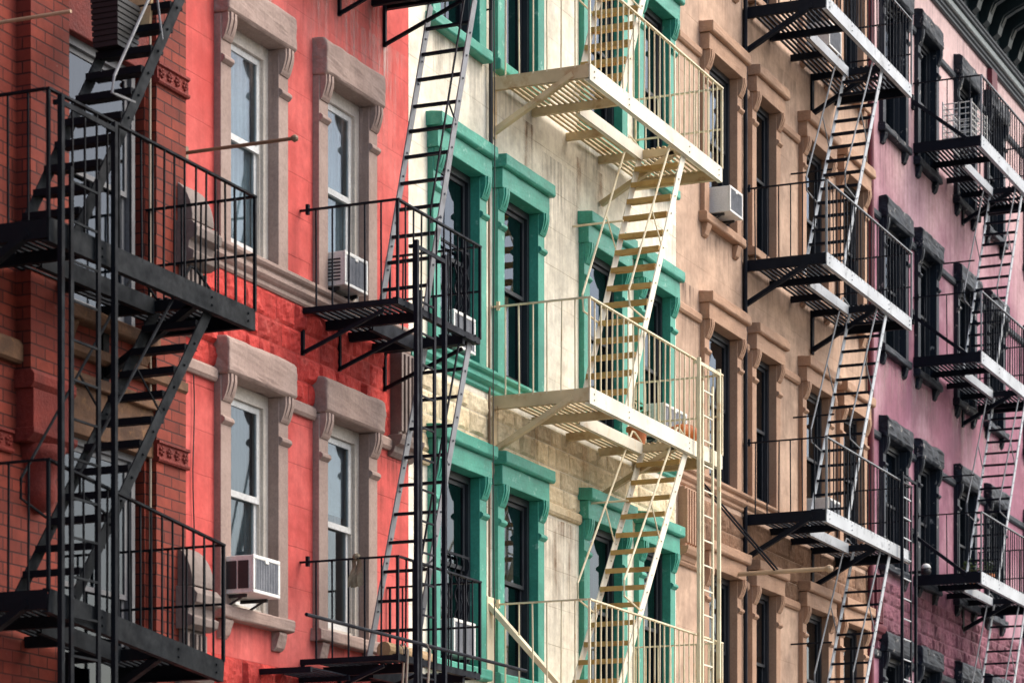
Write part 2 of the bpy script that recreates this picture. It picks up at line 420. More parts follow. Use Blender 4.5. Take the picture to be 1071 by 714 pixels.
# ------------------------------------------------------------------ windows
def bracket_prof(d, h, base):
    """S-shaped console, deepest at the top"""
    pts = [(.06, 0), (-base, 0)]
    for i in range(1, 11):
        t = i/10
        s = math.sin(t*math.pi/2)**.75 if t < .75 else 1 - .10*(t-.75)/.25*0
        if t > .78: s = .90
        pts.append((-(base+(d-base)*s), h*t))
    pts.append((.06, h))
    return pts
WIN = {}
def win_meshes(kind, w, h, sill_own):
    key = (kind, round(w, 2), round(h, 2), sill_own)
    if key in WIN: return WIN[key]
    P = dict(red=dict(trim='brownstone', frame='wframe', sash='wsash', glass='glass', pw=.18, dp=.155, hood='block'),
             cream=dict(trim='green', frame='dframe', sash='dframe', glass='dglass', pw=.17, dp=.15, hood='cap'),
             brown=dict(trim='browntrim', frame='dframe', sash='dframe', glass='dglass', pw=.17, dp=.16, hood='cap'),
             purple=dict(trim='blacktrim', frame='dframe', sash='dframe', glass='dglass', pw=.15, dp=.15, hood='purple'),
             brick=dict(trim='tanstone', frame='gframe', sash='gframe', glass='dglass', pw=.10, dp=.05, hood='lintel'))[kind]
    T = M[P['trim']]; hw = w/2; pw = P['pw']; ow = hw-pw   # opening half width
    out = {}
    yb = .30
    # frame
    f = MB(); fw = .085 if kind == 'red' else .055
    y0, y1 = .04, .16
    f.box(-ow, -ow+fw, y0, y1, 0, h).box(ow-fw, ow, y0, y1, 0, h).box(-ow+fw, ow-fw, y0, y1, h-fw*1.35, h).box(-ow+fw, ow-fw, y0+.02, y1, 0, .045)
    if kind == 'red':
        f.box(-ow+fw, -ow+fw+.02, y0+.03, y1, .045, h-fw*1.35).box(ow-fw-.02, ow-fw, y0+.03, y1, .045, h-fw*1.35)
    out['window'] = f.mesh('window_frame', M[P['frame']])
    # sashes
    iw = ow-fw-.012; mid = h*.52; sw = .055 if kind == 'red' else .04
    for nm, a, b, yy in (('upper', mid-.03, h-fw*1.35-.004, .072), ('lower', .05, mid+.03, .100)):
        s = MB(); br_ = sw*1.35 if nm == 'lower' else sw
        s.box(-iw, -iw+sw, yy, yy+.026, a, b).box(iw-sw, iw, yy, yy+.026, a, b).box(-iw+sw, iw-sw, yy, yy+.026, a, a+br_).box(-iw+sw, iw-sw, yy, yy+.026, b-sw, b)
        out['sash_'+nm] = s.mesh('sash', M[P['sash']])
        g = MB().box(-iw+sw-.004, iw-sw+.004, yy+.011, yy+.015, a+br_-.004, b-sw+.004)
        out['pane_'+nm] = g.mesh('pane', M[P['glass']])
    # pilasters / surround
    bh = {'block': .22, 'cap': .22, 'purple': .24, 'lintel': 0}[P['hood']]
    if kind != 'brick':
        for sgn in (-1, 1):
            p = MB(); a, b = (-hw, -hw+pw) if sgn < 0 else (hw-pw, hw)
            p.box(a, b, -.065, yb, -.02, h-.005)
            lip = h-bh-.20          # small drop moulding below the console
            p.prism([(.0, 0), (-.068, 0), (-.10, .035), (-.105, .06), (-.09, .085), (-.068, .11), (0, .11)], a-.012, b+.012) if False else None
            p.prism([(-.05, lip), (-.07, lip), (-.102, lip+.03), (-.10, lip+.055), (-.075, lip+.075), (-.05, lip+.075)], a+.004, b+.012 if sgn > 0 else b)
            out['pilaster%d' % sgn] = p.mesh('pilaster', T)
            k = MB(); d = P['dp']-.02
            pr = [(y, h-bh+z) for y, z in bracket_prof(d, bh, .075)]
            k.prism(pr, a+.012, b-.012)
            pr2 = [(y-.016 if y < 0 else y, h-bh+.03+z*.88) for y, z in bracket_prof(d, bh, .075)]
            k.prism(pr2, a+.04, a+.078).prism(pr2, b-.078, b-.04)
            out['bracket%d' % sgn] = k.mesh('bracket', T)
    # hood
    hd = MB(); d = P['dp']
    if P['hood'] == 'block':
        hd.prism([(yb, 0), (-d+.02, 0), (-d, .03), (-d, .29), (-d+.035, .33), (yb, .36)], -hw-.01, hw+.01)
    elif P['hood'] == 'cap':
        hd.box(-hw-.012, hw+.012, -d+.028, yb, 0, .205)
        hd.prism([(yb, .205), (-d-.012, .205), (-d-.03, .225), (-d-.03, .335), (yb, .375)], -hw-.04, hw+.04)
    elif P['hood'] == 'purple':
        hd.prism([(yb, 0), (-d+.03, 0), (-d, .05), (-d, .28), (-d+.04, .32), (yb, .35)], -hw-.015, hw+.015)
    else:
        hd.box(-hw-.10, hw+.05, -d, yb, -.02, .36)
        hd.box(-hw-.12, hw+.07, -d-.05, yb, .36, .45)
    out['hood'] = hd.mesh('hood', T)
    # sill
    s = MB()
    if sill_own:
        s.prism([(yb, -.13), (-.10, -.13), (-.115, -.115), (-.115, -.03), (-.10, -.012), (yb, .012)], -hw-.05, hw+.05)
        for sgn in (-1, 1) if kind != 'cream' else ():
            c = sgn*(hw-.12)
            s.prism([(.05, -.30), (-.02, -.30), (-.05, -.27), (-.085, -.16), (-.085, -.13), (.05, -.13)], c-.075, c+.075)
    else:
        s.prism([(yb, -.05), (-.068, -.05), (-.075, -.02), (-.068, 0), (yb, .012)], -hw-.012, hw+.012)
    out['sill'] = s.mesh('sill', T)
    # curtain with folds, hung just behind the sash
    nf = 60; vs = []; fs = []
    for i in range(nf+1):
        x = -ow+(2*ow)*i/nf
        y = .150+.008*math.sin(i*1.25)+.005*math.sin(i*.47+1)
        vs += [(x, y, .04), (x, y, h-.02)]
    for i in range(nf): fs.append((2*i, 2*i+2, 2*i+3, 2*i+1))
    out['curtain'] = MB().add(vs, fs).mesh('curtain', M['curtain'], True)
    vs = [(x, .150+.010*math.sin(i*1.4), z) for i, x in enumerate([-ow+2*ow*i/nf for i in range(nf+1)]) for z in (.04, h-.02)]
    out['greycurtain'] = MB().add(vs, fs).mesh('curtain', M['greycurtain'], True)
    half = h*.42
    out['blind'] = MB().box(-ow, ow, .140, .144, h-half, h-.05).mesh('blind', M['curtain'])
    # twisted window guard bars
    gd = MB()
    for i in range(6):
        x = -iw+.04+(2*iw-.08)*i/5
        gd.tube([(x+.013*math.sin(j*1.6), .02+.013*math.cos(j*1.6), .06+j*.055) for j in range(20)], .009, 5)
    gd.box(-iw, iw, .01, .03, .06, .085).box(-iw, iw, .01, .03, 1.08, 1.105)
    out['guard'] = gd.mesh('window_guard', M['iron'])
    WIN[key] = out
    return out

def window(bld, kind, xl, xr, zs, zh, own=True, cover=None, skip=(), label=None, extra=None):
    org = bld.location
    w = xr-xl; h = zh-zs
    ms = win_meshes(kind, w, h, own)
    o = link('window', ms['window'], bld, ((xl+xr)/2-org.x, 0, zs-org.z))
    if label: o['label'] = label
    for nm, key in (('sash', 'sash_upper'), ('sash', 'sash_lower'), ('pane', 'pane_upper'), ('pane', 'pane_lower'), ('pilaster', 'pilaster-1'), ('pilaster', 'pilaster1'),
                    ('bracket', 'bracket-1'), ('bracket', 'bracket1'), ('hood', 'hood'), ('sill', 'sill')):
        if key in ms and key not in skip:
            bv = {'hood': .018 if kind in ('red', 'purple') else .008, 'sill': .008, 'pilaster': .006}.get(nm, 0)
            if kind == 'brick' and nm == 'hood': nm = 'lintel'
            q = link(nm, ms[key], o, (0, 0, h if key == 'hood' else 0), bv)
            if key in ('hood', 'sill'): weather(q, {'red': .035, 'purple': .06, 'brown': .024, 'cream': .016, 'brick': .03}[kind], .12, 3)
    if cover:
        link('blind' if cover == 'blind' else 'curtain', ms[cover], o)
    if extra:
        link('window_guard', ms['guard'], o)
    return o

def shell(bld, x0, x1, z1, mat, holes, pieces=()):
    """outer wall with its openings, plus the dark rooms behind"""
    o = bld.location
    mb = MB(o); wall(mb, x0, x1, -.2, z1, holes)
    mb.build('wall', mat, bld)
    back = MB(o)
    back.add([(x0+.01,.32,0),(x1-.01,.32,0),(x1-.01,9,0),(x0+.01,9,0),(x0+.01,.32,z1),(x1-.01,.32,z1),(x1-.01,9,z1),(x0+.01,9,z1)],
             [(0,1,2,3),(2,3,7,6),(0,3,7,4),(1,2,6,5),(4,5,6,7)])
    for zf in (4.3, 7.4, 10.7, 14.0):
        if zf < z1: back.box(x0+.02, x1-.02, .34, 8.98, zf, zf+.15)
    back.build('interior', M['room'], bld)
    MB(o).box(x0+.005, x1-.005, .002, 9.1, z1+.002, z1+.2).build('roof', M['cornice_mid'], bld)

def hole(xl, xr, zs, zh): return (xl+.02, xr-.02, zs-.03, zh+.04)

ROW = {'C': (4.87, 6.80), 'B': (7.955, 9.86), 'A': (11.20, 13.19), 'AA': (14.48, 16.44)}

# ---- red building
ZT = 18.4
red = thing('red_building', 'coral red tenement with thick brownstone window hoods, left of the cream house', 'building', (20.6, 0, 0), 'row of painted tenement houses')
rw = [(21.17, 22.38), (22.97, 24.16)]
rows = [('C', True), ('B', False)]
shell(red, 20.6, 24.965, ZT, M['red'], [hole(a, b, *ROW[r]) for a, b in rw for r, _ in rows])
window(red, 'red', *rw[0], *ROW['C'], True, 'greycurtain')
window(red, 'red', *rw[1], *ROW['C'], True, 'blind')
window(red, 'red', *rw[0], *ROW['B'], False, 'curtain')
window(red, 'red', *rw[1], *ROW['B'], False, 'curtain')
O = red.location
rock_band(O, 20.62, 24.55, 6.86, 7.72, 4, .36, .066, 3).build('rock_faced_band', M['red_rock'], red)
rock_band(O, 20.62, 24.9, 2.9, 4.44, 6, .36, .066, 4).build('rock_faced_band', M['red_rock'], red)
MB(O).prism([(y, z+7.722) for y, z in COURSE], 20.76, 24.96).build('string_course', M['brownstone'], red)
def strips(bld, mat, spans, zs):
    for z in zs:
        for a, b in spans:
            MB(bld.location).prism([(.02, z), (-.03, z), (-.05, z+.03), (-.05, z+.10), (-.02, z+.125), (.02, z+.13)], a, b).build('string_course', mat, bld, bevel=.006)
strips(red, M['brownstone'], ((20.62, 21.155), (22.40, 22.955), (24.18, 24.55)), (6.73,))
def fluted_console(name, bld, x0, x1, z0, z1, mat, top=False, proj=.16):
    """console on the party line: fluted shaft on a moulded foot, optional scroll block on top"""
    o = bld.location; mb = MB(o)
    mb.box(x0, x1, -proj*.55, .05, z0, z1)
    n = 4; w = (x1-x0)/(2*n+1)
    for i in range(n+1):
        a = x0+i*2*w
        mb.box(a, a+w, -proj*.55-.035, -proj*.55+.01, z0+.04, z1-.03)
    if x0 > 0:
        k = max(2, int(proj*.55/.03))
    mb.prism([(.05, z0-.20), (-.02, z0-.20), (-proj*.4, z0-.16), (-proj*.5, z0-.11), (-proj*.8, z0-.09), (-proj*.95, z0-.04), (-proj, z0), (.05, z0+.002)], x0-.06, x1+.06)
    if top:
        mb.prism([(.05, z1), (-proj*.75, z1), (-proj*1.05, z1+.03), (-proj*1.1, z1+.09), (-proj*.85, z1+.12), (-proj*.9, z1+.18), (-proj*1.2, z1+.21), (-proj*1.25, z1+.28), (-proj*1.0, z1+.34), (.05, z1+.36)], x0-.05, x1+.05)
        pr = [(.05, z1+.355), (-proj*.95, z1+.355)]
        for i in range(9):
            t = i/8*math.pi/2
            pr.append((-proj*.95*math.cos(t)+.02*math.sin(t), z1+.40+.30*math.sin(t)))
        pr.append((.05, z1+.70))
        mb.prism(pr, x0-.02, x1+.02)
    mb.build(name, mat, bld, bevel=.006)
fluted_console('fluted_console', red, 24.57, 24.95, 6.88, 7.70, M['greystone'])
fluted_console('scroll_console', red, 20.46, 20.78, 7.22, 7.56, M['greystone'], True, .22)
fluted_console('scroll_console', red, 20.46, 20.78, 4.22, 4.56, M['greystone'], True, .22)
# pole standing out from the wall, with a knob at its end
pl = MB(O).tube([(20.66, .05, 8.535), (20.66, -1.03, 8.535)], .016, 8).lathe((20.66, -1.04, 8.505), [(.008, 0), (.03, .015), (.034, .03), (.03, .045), (.008, .06)], 8)
pl.box(20.60, 20.72, -.012, .03, 8.47, 8.60)
pl.build('pole', M['rod'], red)
MB(O).tube([(20.79+.012*math.sin(i*.9), -.02, 6.72-.16*i) for i in range(16)], .006, 5).build('cable', M['wire'], red)

# ---- brick building
brick = thing('brick_house', 'dark red brick house with projecting brick piers, at the left edge', 'building', (12.0, 0, 0), 'row of painted tenement houses')
O = brick.location
bw = [(18.72, 20.05)]
brow = {'C': (3.5, 5.92), 'B': (6.9, 9.02)}
shell(brick, 12.0, 20.595, ZT, M['brick'], [hole(18.72, 20.05, *brow['C']), hole(18.72, 20.05, *brow['B'])])
window(brick, 'brick', *bw[0], *brow['C'], True, None, label='lower window of the brick house, under a yellow stone lintel')
w_ = window(brick, 'brick', *bw[0], *brow['B'], True, 'greycurtain', skip=('hood',), label='upper window of the brick house, sky mirrored in its glass')
MB((0, 0, 0)).box(18.6-19.385, 20.14-19.385, -.03, .3, 2.11, 2.5).build('lintel', M['redbrown'], w_, bevel=.01)
MB(O).box(18.17, 18.70, -.13, .02, 6.10, ZT-.1).build('pier', M['brick'], brick)
MB(O).box(20.10, 20.575, -.07, .02, -.1, ZT-.1).build('pier', M['brick'], brick)
cb = MB(O)     # corbel under the hanging pier
cb.prism([(.03, 6.10), (-.15, 6.10), (-.18, 6.14), (-.18, 6.20), (-.15, 6.24), (.03, 6.24)], 18.14, 18.73)
cb.prism([(.03, 5.80), (-.155, 5.80), (-.155, 6.10), (.03, 6.10)], 18.17, 18.70)
cb.prism([(.03, 5.70), (-.12, 5.70), (-.185, 5.76), (-.185, 5.80), (.03, 5.80)], 18.13, 18.74)
cb.build('corbel', M['redbrown'], brick, bevel=.006)
bo = MB(O).lathe((18.435, -.02, 5.2), [(.02, 0), (.09, .03), (.13, .09), (.15, .17), (.13, .25), (.16, .33), (.2, .42), (.22, .5)], 16)
bo.build('corbel', M['redbrown'], brick, smooth=True)
def frieze(x0, x1, z0, z1, y):
    f = MB(O)
    f.prism([(.02, z0), (y-.02, z0), (y-.03, z0+.015), (y-.03, z0+.03), (y-.01, z0+.04), (y-.01, z1-.04), (y-.03, z1-.03), (y-.03, z1-.01), (.02, z1)], x0, x1)
    n = max(2, round((x1-x0)/.12)); st = (x1-x0)/n
    for i in range(n):
        c = x0+(i+.5)*st; zm = (z0+z1)/2
        for k in range(5):
            t = k/5*2*math.pi+.3*i
            f.lathe((c+.028*math.cos(t), y-.012, zm+.028*math.sin(t)-.016), [(.003, 0), (.016, .008), (.018, .016), (.016, .024), (.003, .032)], 6)
        f.lathe((c, y-.016, zm-.014), [(.003, 0), (.014, .008), (.014, .02), (.003, .028)], 6)
    f.build('terracotta_frieze', M['redbrown'], brick)
frieze(20.09, 20.59, 8.95, 9.13, -.075)
frieze(20.09, 20.59, 5.88, 6.06, -.075)
frieze(18.16, 18.71, 9.20, 9.40, -.135)
frieze(16.9, 18.16, 9.20, 9.40, -.005)
frieze(16.9, 18.1, 5.60, 5.78, -.005)
MB(O).prism([(.02, 6.28), (-.05, 6.28), (-.07, 6.30), (-.07, 6.42), (-.04, 6.46), (.02, 6.46)], 12.1, 18.16).build('string_course', M['tanstone'], brick)
MB(O).prism([(.02, 6.5), (-.06, 6.5), (-.09, 6.53), (-.09, 6.60), (.02, 6.64)], 18.74, 20.58).build('string_course', M['tanstone'], brick)
MB(O).tube([(20.07, -.03, 2.0), (20.06, -.035, 4), (20.075, -.03, 6), (20.06, -.035, 8), (20.07, -.03, 10.5)], .011, 6).build('cable', M['rope'], brick)
MB(O).tube([(17.95, .05, 8.78), (17.95, -.62, 8.78)], .014, 8).build('pole', M['tanrod'], brick)

# ---- cream building
cream = thing('cream_house', 'cream painted tenement house with bright green window hoods and pilasters', 'building', (24.97, 0, 0), 'row of painted tenement houses')
O = cream.location
cw = [(25.40, 26.68), (26.97, 28.20), (29.33, 30.66), (31.02, 32.24)]
shell(cream, 24.97, 32.43, ZT, M['cream'], [hole(a, b, *ROW[r]) for a, b in cw for r in 'CBA'])
for i, (a, b) in enumerate(cw):
    for r, own in (('C', True), ('B', False), ('A', True)):
        window(cream, 'cream', a, b, *ROW[r], own, {(1, 'A'): 'greycurtain', (1, 'B'): 'greycurtain', (0, 'B'): 'greycurtain', (3, 'A'): 'curtain', (1, 'C'): 'blind', (2, 'B'): 'blind', (3, 'C'): 'greycurtain', (2, 'A'): 'blind'}.get((i, r)), extra=(i == 0 and r in 'BC'))
rock_band(O, 25.0, 32.40, 6.86, 7.66, 4, .40, .045, 11).build('rock_faced_band', M['cream_rock'], cream)
rock_band(O, 25.0, 32.40, 2.9, 4.40, 6, .40, .032, 12).build('rock_faced_band', M['cream_rock'], cream)
MB(O).prism([(y, z+7.722) for y, z in COURSE], 24.99, 32.42).build('string_course', M['green'], cream)
strips(cream, M['cream_rock'], ((24.99, 25.38), (28.22, 29.31), (32.26, 32.42)), (6.73,))
MB(O).tube([(26.82, -.05, 10.25), (26.82, -.05, ZT-.3)], .022, 8).build('downpipe', M['wire'], cream)
MB(O).tube([(26.82, -.03, 3.0), (26.83, -.03, 6), (26.82, -.03, 10.25)], .014, 6).build('cable', M['rod'], cream)
MB(O).tube([(26.56+.02*math.sin(i*.5), -.19-.004*i if i < 3 else -.2, 3.2+i*.45) for i in range(28)], .006, 5).build('cable', M['wire'], cream)
hk = MB(O).tube([(26.72, .02, 11.62), (26.72, -.10, 11.62), (26.72, -.10, 11.80), (26.72, -.07, 11.88), (26.72, 0-.16, 11.9), (26.72, -.2, 11.84)], .013, 6)
hk.build('hook', M['iron'], cream)

# ---- brown building
brown = thing('brown_house', 'tan brown tenement house with matching tan window hoods, beside the mauve house', 'building', (32.43, 0, 0), 'row of painted tenement houses')
O = brown.location
nw = [(33.28, 34.68), (35.10, 36.26), (37.23, 38.58), (38.95, 40.28)]
shell(brown, 32.435, 40.55, ZT, M['brown'], [hole(a, b, *ROW[r]) for a, b in nw for r in ROW])
for i, (a, b) in enumerate(nw):
    for r in ROW:
        window(brown, 'brown', a, b, *ROW[r], r != 'B', {(1, 'A'): 'greycurtain', (3, 'A'): 'greycurtain', (0, 'B'): 'greycurtain', (2, 'AA'): 'greycurtain', (1, 'B'): 'greycurtain', (0, 'A'): 'blind', (1, 'C'): 'blind', (3, 'B'): 'blind'}.get((i, r)))
rock_band(O, 32.9, 40.5, 6.86, 7.66, 3, .55, .045, 21).build('rock_faced_band', M['brown_rock'], brown)
MB(O).prism([(y, z+7.722) for y, z in COURSE], 32.46, 40.54).build('string_course', M['browntrim'], brown)
strips(brown, M['browntrim'], ((32.45, 33.24), (34.73, 35.05), (36.31, 37.18), (38.63, 38.9), (40.33, 40.53)), (6.73, 9.80, 13.08, 16.3))
fluted_console('fluted_console', brown, 32.50, 32.90, 6.95, 7.68, M['browntrim'])
MB(O).tube([(34.89, -.04, 3.0), (34.89, -.04, 12.6), (34.89, -.04, ZT-.3)], .028, 8).build('downpipe', M['iron'], brown)
MB(O).tube([(40.49, -.06, 3.0), (40.49, -.06, ZT-.3)], .05, 10).build('downpipe', M['maroon'], brown)
pl = MB(O).tube([(34.35, .05, 6.85), (34.35, -1.33, 6.85)], .03, 8).lathe((34.35, -1.33, 6.80), [(.01, 0), (.045, .02), (.055, .05), (.045, .08), (.01, .1)], 10)
pl.build('pole', M['tanrod'], brown)
MB(O).tube([(32.95, -.02, 7.9), (34.34, -.62, 6.87)], .014, 6).build('stay', M['iron'], brown)
MB(O).tube([(33.15, -.02, 7.9), (34.36, -.66, 6.87)], .014, 6).build('stay', M['iron'], brown)

# ---- mauve building
mauve = thing('mauve_house', 'faded mauve painted tenement house with peeling black window hoods and a heavy dark cornice', 'building', (40.55, 0, 0), 'row of painted tenement houses')
O = mauve.location
PT = 18.9
MX = 56.0
pw_ = [(41.12, 42.52), (43.05, 44.28), (45.42, 46.70), (47.4, 48.65), (50.2, 51.5), (52.2, 53.5)]
prow = {'C': (4.8, 6.60), 'B': (7.955, 9.80), 'A': (11.20, 13.06), 'AA': (14.48, 16.45)}
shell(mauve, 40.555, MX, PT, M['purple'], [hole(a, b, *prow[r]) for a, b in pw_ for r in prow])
for i, (a, b) in enumerate(pw_):
    for r in prow:
        window(mauve, 'purple', a, b, *prow[r], True, {(0, 'A'): 'greycurtain', (1, 'AA'): 'greycurtain', (1, 'B'): 'greycurtain', (2, 'A'): 'blind', (0, 'B'): 'blind'}.get((i, r)))
rock_band(O, 40.9, MX-.1, 6.62, 7.70, 6, .28, .062, 31).build('rock_faced_band', M['purple_rock'], mauve)
strips(mauve, M['blacktrim'], [(a, b) for a, b in zip([40.6]+[q[1]+.03 for q in pw_], [q[0]-.03 for q in pw_]+[MX-.02])], (6.50, 9.74, 13.0, 16.34))
fluted_console('fluted_console', mauve, 40.60, 40.95, 6.95, 7.72, M['maroon'])
CZ = 17.2
def cprof(pts): return [(.03, CZ+pts[0][1])] + [(-y, CZ+z) for y, z in pts] + [(.03, CZ+pts[-1][1])]
co = MB(O).prism(cprof([(.04, 0), (.06, .015), (.06, .05), (.09, .07), (.09, .11), (.11, .12)]), 40.6, MX)
co = co.build('cornice', M['cornice_mid'], mauve)
MB(O).prism([(.03, CZ+.122), (-.13, CZ+.122), (-.145, CZ+.135), (-.145, CZ+.23), (.03, CZ+.23)], 40.6, MX).build('fascia', M['cornice_pale'], co)
MB(O).prism([(.03, CZ+.232), (-.17, CZ+.232), (-.185, CZ+.245), (-.185, CZ+.28), (-.21, CZ+.295), (-.21, CZ+.33), (.03, CZ+.33)], 40.6, MX).build('moulding', M['cornice_mid'], co)
MB(O).prism([(.03, CZ+.332), (-.16, CZ+.332), (-.16, CZ+1.12), (-1.05, CZ+1.14), (-1.1, CZ+1.17), (-1.1, CZ+1.29), (-1.18, CZ+1.35), (-1.18, CZ+1.45), (.03, CZ+1.57)], 40.6, MX).build('soffit', M['cornice_dark'], co)
md = MB().prism([(-.13, 0), (-.22, .0), (-.30, .06), (-.34, .20), (-.40, .34), (-.58, .44), (-.80, .52), (-.86, .60), (-.86, .74), (-.13, .74)], -.11, .11).prism([(-.2, .05), (-.35, .2), (-.42, .33), (-.6, .42), (-.9, .55), (-.9, .7), (-.2, .7)], -.05, .05).mesh('modillion', M['cornice_dark'])
for i in range(22): link('modillion', md, co, (40.95-O.x+i*.70, 0, CZ+.345))
MB(O).box(47.60, 47.95, -.09, .02, 16.75, 17.18).box(47.56, 47.99, -.12, .02, 16.68, 16.75).build('drop_block', M['maroon'], mauve)

# ------------------------------------------------------------------ run-off stains on the walls
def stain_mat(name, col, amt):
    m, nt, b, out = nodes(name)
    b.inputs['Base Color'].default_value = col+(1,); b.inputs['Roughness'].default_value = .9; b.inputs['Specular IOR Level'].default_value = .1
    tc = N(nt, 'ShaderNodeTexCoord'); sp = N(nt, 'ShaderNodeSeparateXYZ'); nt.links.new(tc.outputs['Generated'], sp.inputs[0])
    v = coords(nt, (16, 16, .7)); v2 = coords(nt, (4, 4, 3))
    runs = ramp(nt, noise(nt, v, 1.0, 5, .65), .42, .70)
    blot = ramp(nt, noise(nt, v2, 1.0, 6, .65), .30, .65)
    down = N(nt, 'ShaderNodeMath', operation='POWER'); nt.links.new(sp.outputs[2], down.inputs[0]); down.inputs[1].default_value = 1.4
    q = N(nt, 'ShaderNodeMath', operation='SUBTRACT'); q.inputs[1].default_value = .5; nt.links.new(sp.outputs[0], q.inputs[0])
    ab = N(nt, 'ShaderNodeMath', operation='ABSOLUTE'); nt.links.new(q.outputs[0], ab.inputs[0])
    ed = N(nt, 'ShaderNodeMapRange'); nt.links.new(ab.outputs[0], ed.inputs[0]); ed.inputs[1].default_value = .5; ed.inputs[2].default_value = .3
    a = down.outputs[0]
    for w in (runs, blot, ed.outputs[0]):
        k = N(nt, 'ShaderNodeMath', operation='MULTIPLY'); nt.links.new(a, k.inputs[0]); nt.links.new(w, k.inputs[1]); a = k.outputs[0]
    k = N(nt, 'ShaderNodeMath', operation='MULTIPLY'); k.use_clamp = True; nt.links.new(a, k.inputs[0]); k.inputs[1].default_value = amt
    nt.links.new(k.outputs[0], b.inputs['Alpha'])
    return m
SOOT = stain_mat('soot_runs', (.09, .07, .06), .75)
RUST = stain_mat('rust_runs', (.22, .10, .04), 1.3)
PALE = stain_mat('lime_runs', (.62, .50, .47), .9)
def stain(bld, x0, x1, z0, z1, mat, y=-.004):
    o = bld.location
    MB(o).add([(x0, y, z0), (x1, y, z0), (x1, y, z1), (x0, y, z1)], [(0, 1, 2, 3)]).build('stain', mat, bld)
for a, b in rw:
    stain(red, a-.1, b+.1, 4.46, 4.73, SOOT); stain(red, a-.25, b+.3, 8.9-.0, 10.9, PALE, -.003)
stain(red, 20.9, 24.5, 9.9, 11.2, SOOT, -.0035); stain(red, 23.6, 24.95, 8.9, 10.6, PALE, -.0045)
stain(red, 24.2, 24.95, 5.3, 6.7, SOOT)
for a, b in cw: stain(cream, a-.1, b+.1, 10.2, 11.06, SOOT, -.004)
for x in (26.97, 27.9, 29.3, 29.95):
    stain(cream, x-.14, x+.14, 9.9, 10.8, RUST, -.005); stain(cream, x-.12, x+.12, 6.9, 7.6, RUST, -.075)
stain(cream, 28.2, 29.3, 8.3, 10.6, SOOT, -.003); stain(cream, 28.25, 29.3, 4.9, 6.7, RUST, -.003)
stain(cream, 32.24, 32.42, 8.2, 10.8, RUST, -.003)
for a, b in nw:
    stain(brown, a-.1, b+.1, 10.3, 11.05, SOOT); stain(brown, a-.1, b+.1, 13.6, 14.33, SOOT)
stain(brown, 32.5, 33.2, 8.3, 10.2, SOOT, -.003); stain(brown, 36.3, 37.2, 8.4, 10.4, SOOT, -.003); stain(brown, 36.3, 37.2, 11.6, 13.9, SOOT, -.003)
for x in (34.98, 37.8): stain(brown, x-.16, x+.16, 9.4, 10.4, RUST, -.005)
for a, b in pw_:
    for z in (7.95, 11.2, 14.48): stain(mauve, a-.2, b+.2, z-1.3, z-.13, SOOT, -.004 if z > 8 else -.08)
    stain(mauve, a-.3, b+.3, 10.2, 11.0, PALE, -.006)
for x in (43.0, 45.9): stain(mauve, x-.25, x+.25, 9.9, 11.2, PALE, -.007)

# ------------------------------------------------------------------ fire escapes
def beam_c(mb, p, q, h, fl, side):
    """channel section: web + two flanges turned to one side"""
    p = Vector(p); q = Vector(q); t = .012
    d = (q-p).normalized(); n = Vector((0, 0, 1)).cross(d).normalized()*side
    mb.bar(p, q, t, h)
    for z in (h/2-t/2, -h/2+t/2):
        off = n*(fl/2) + Vector((0, 0, z))
        mb.bar(p+off, q+off, fl, t)

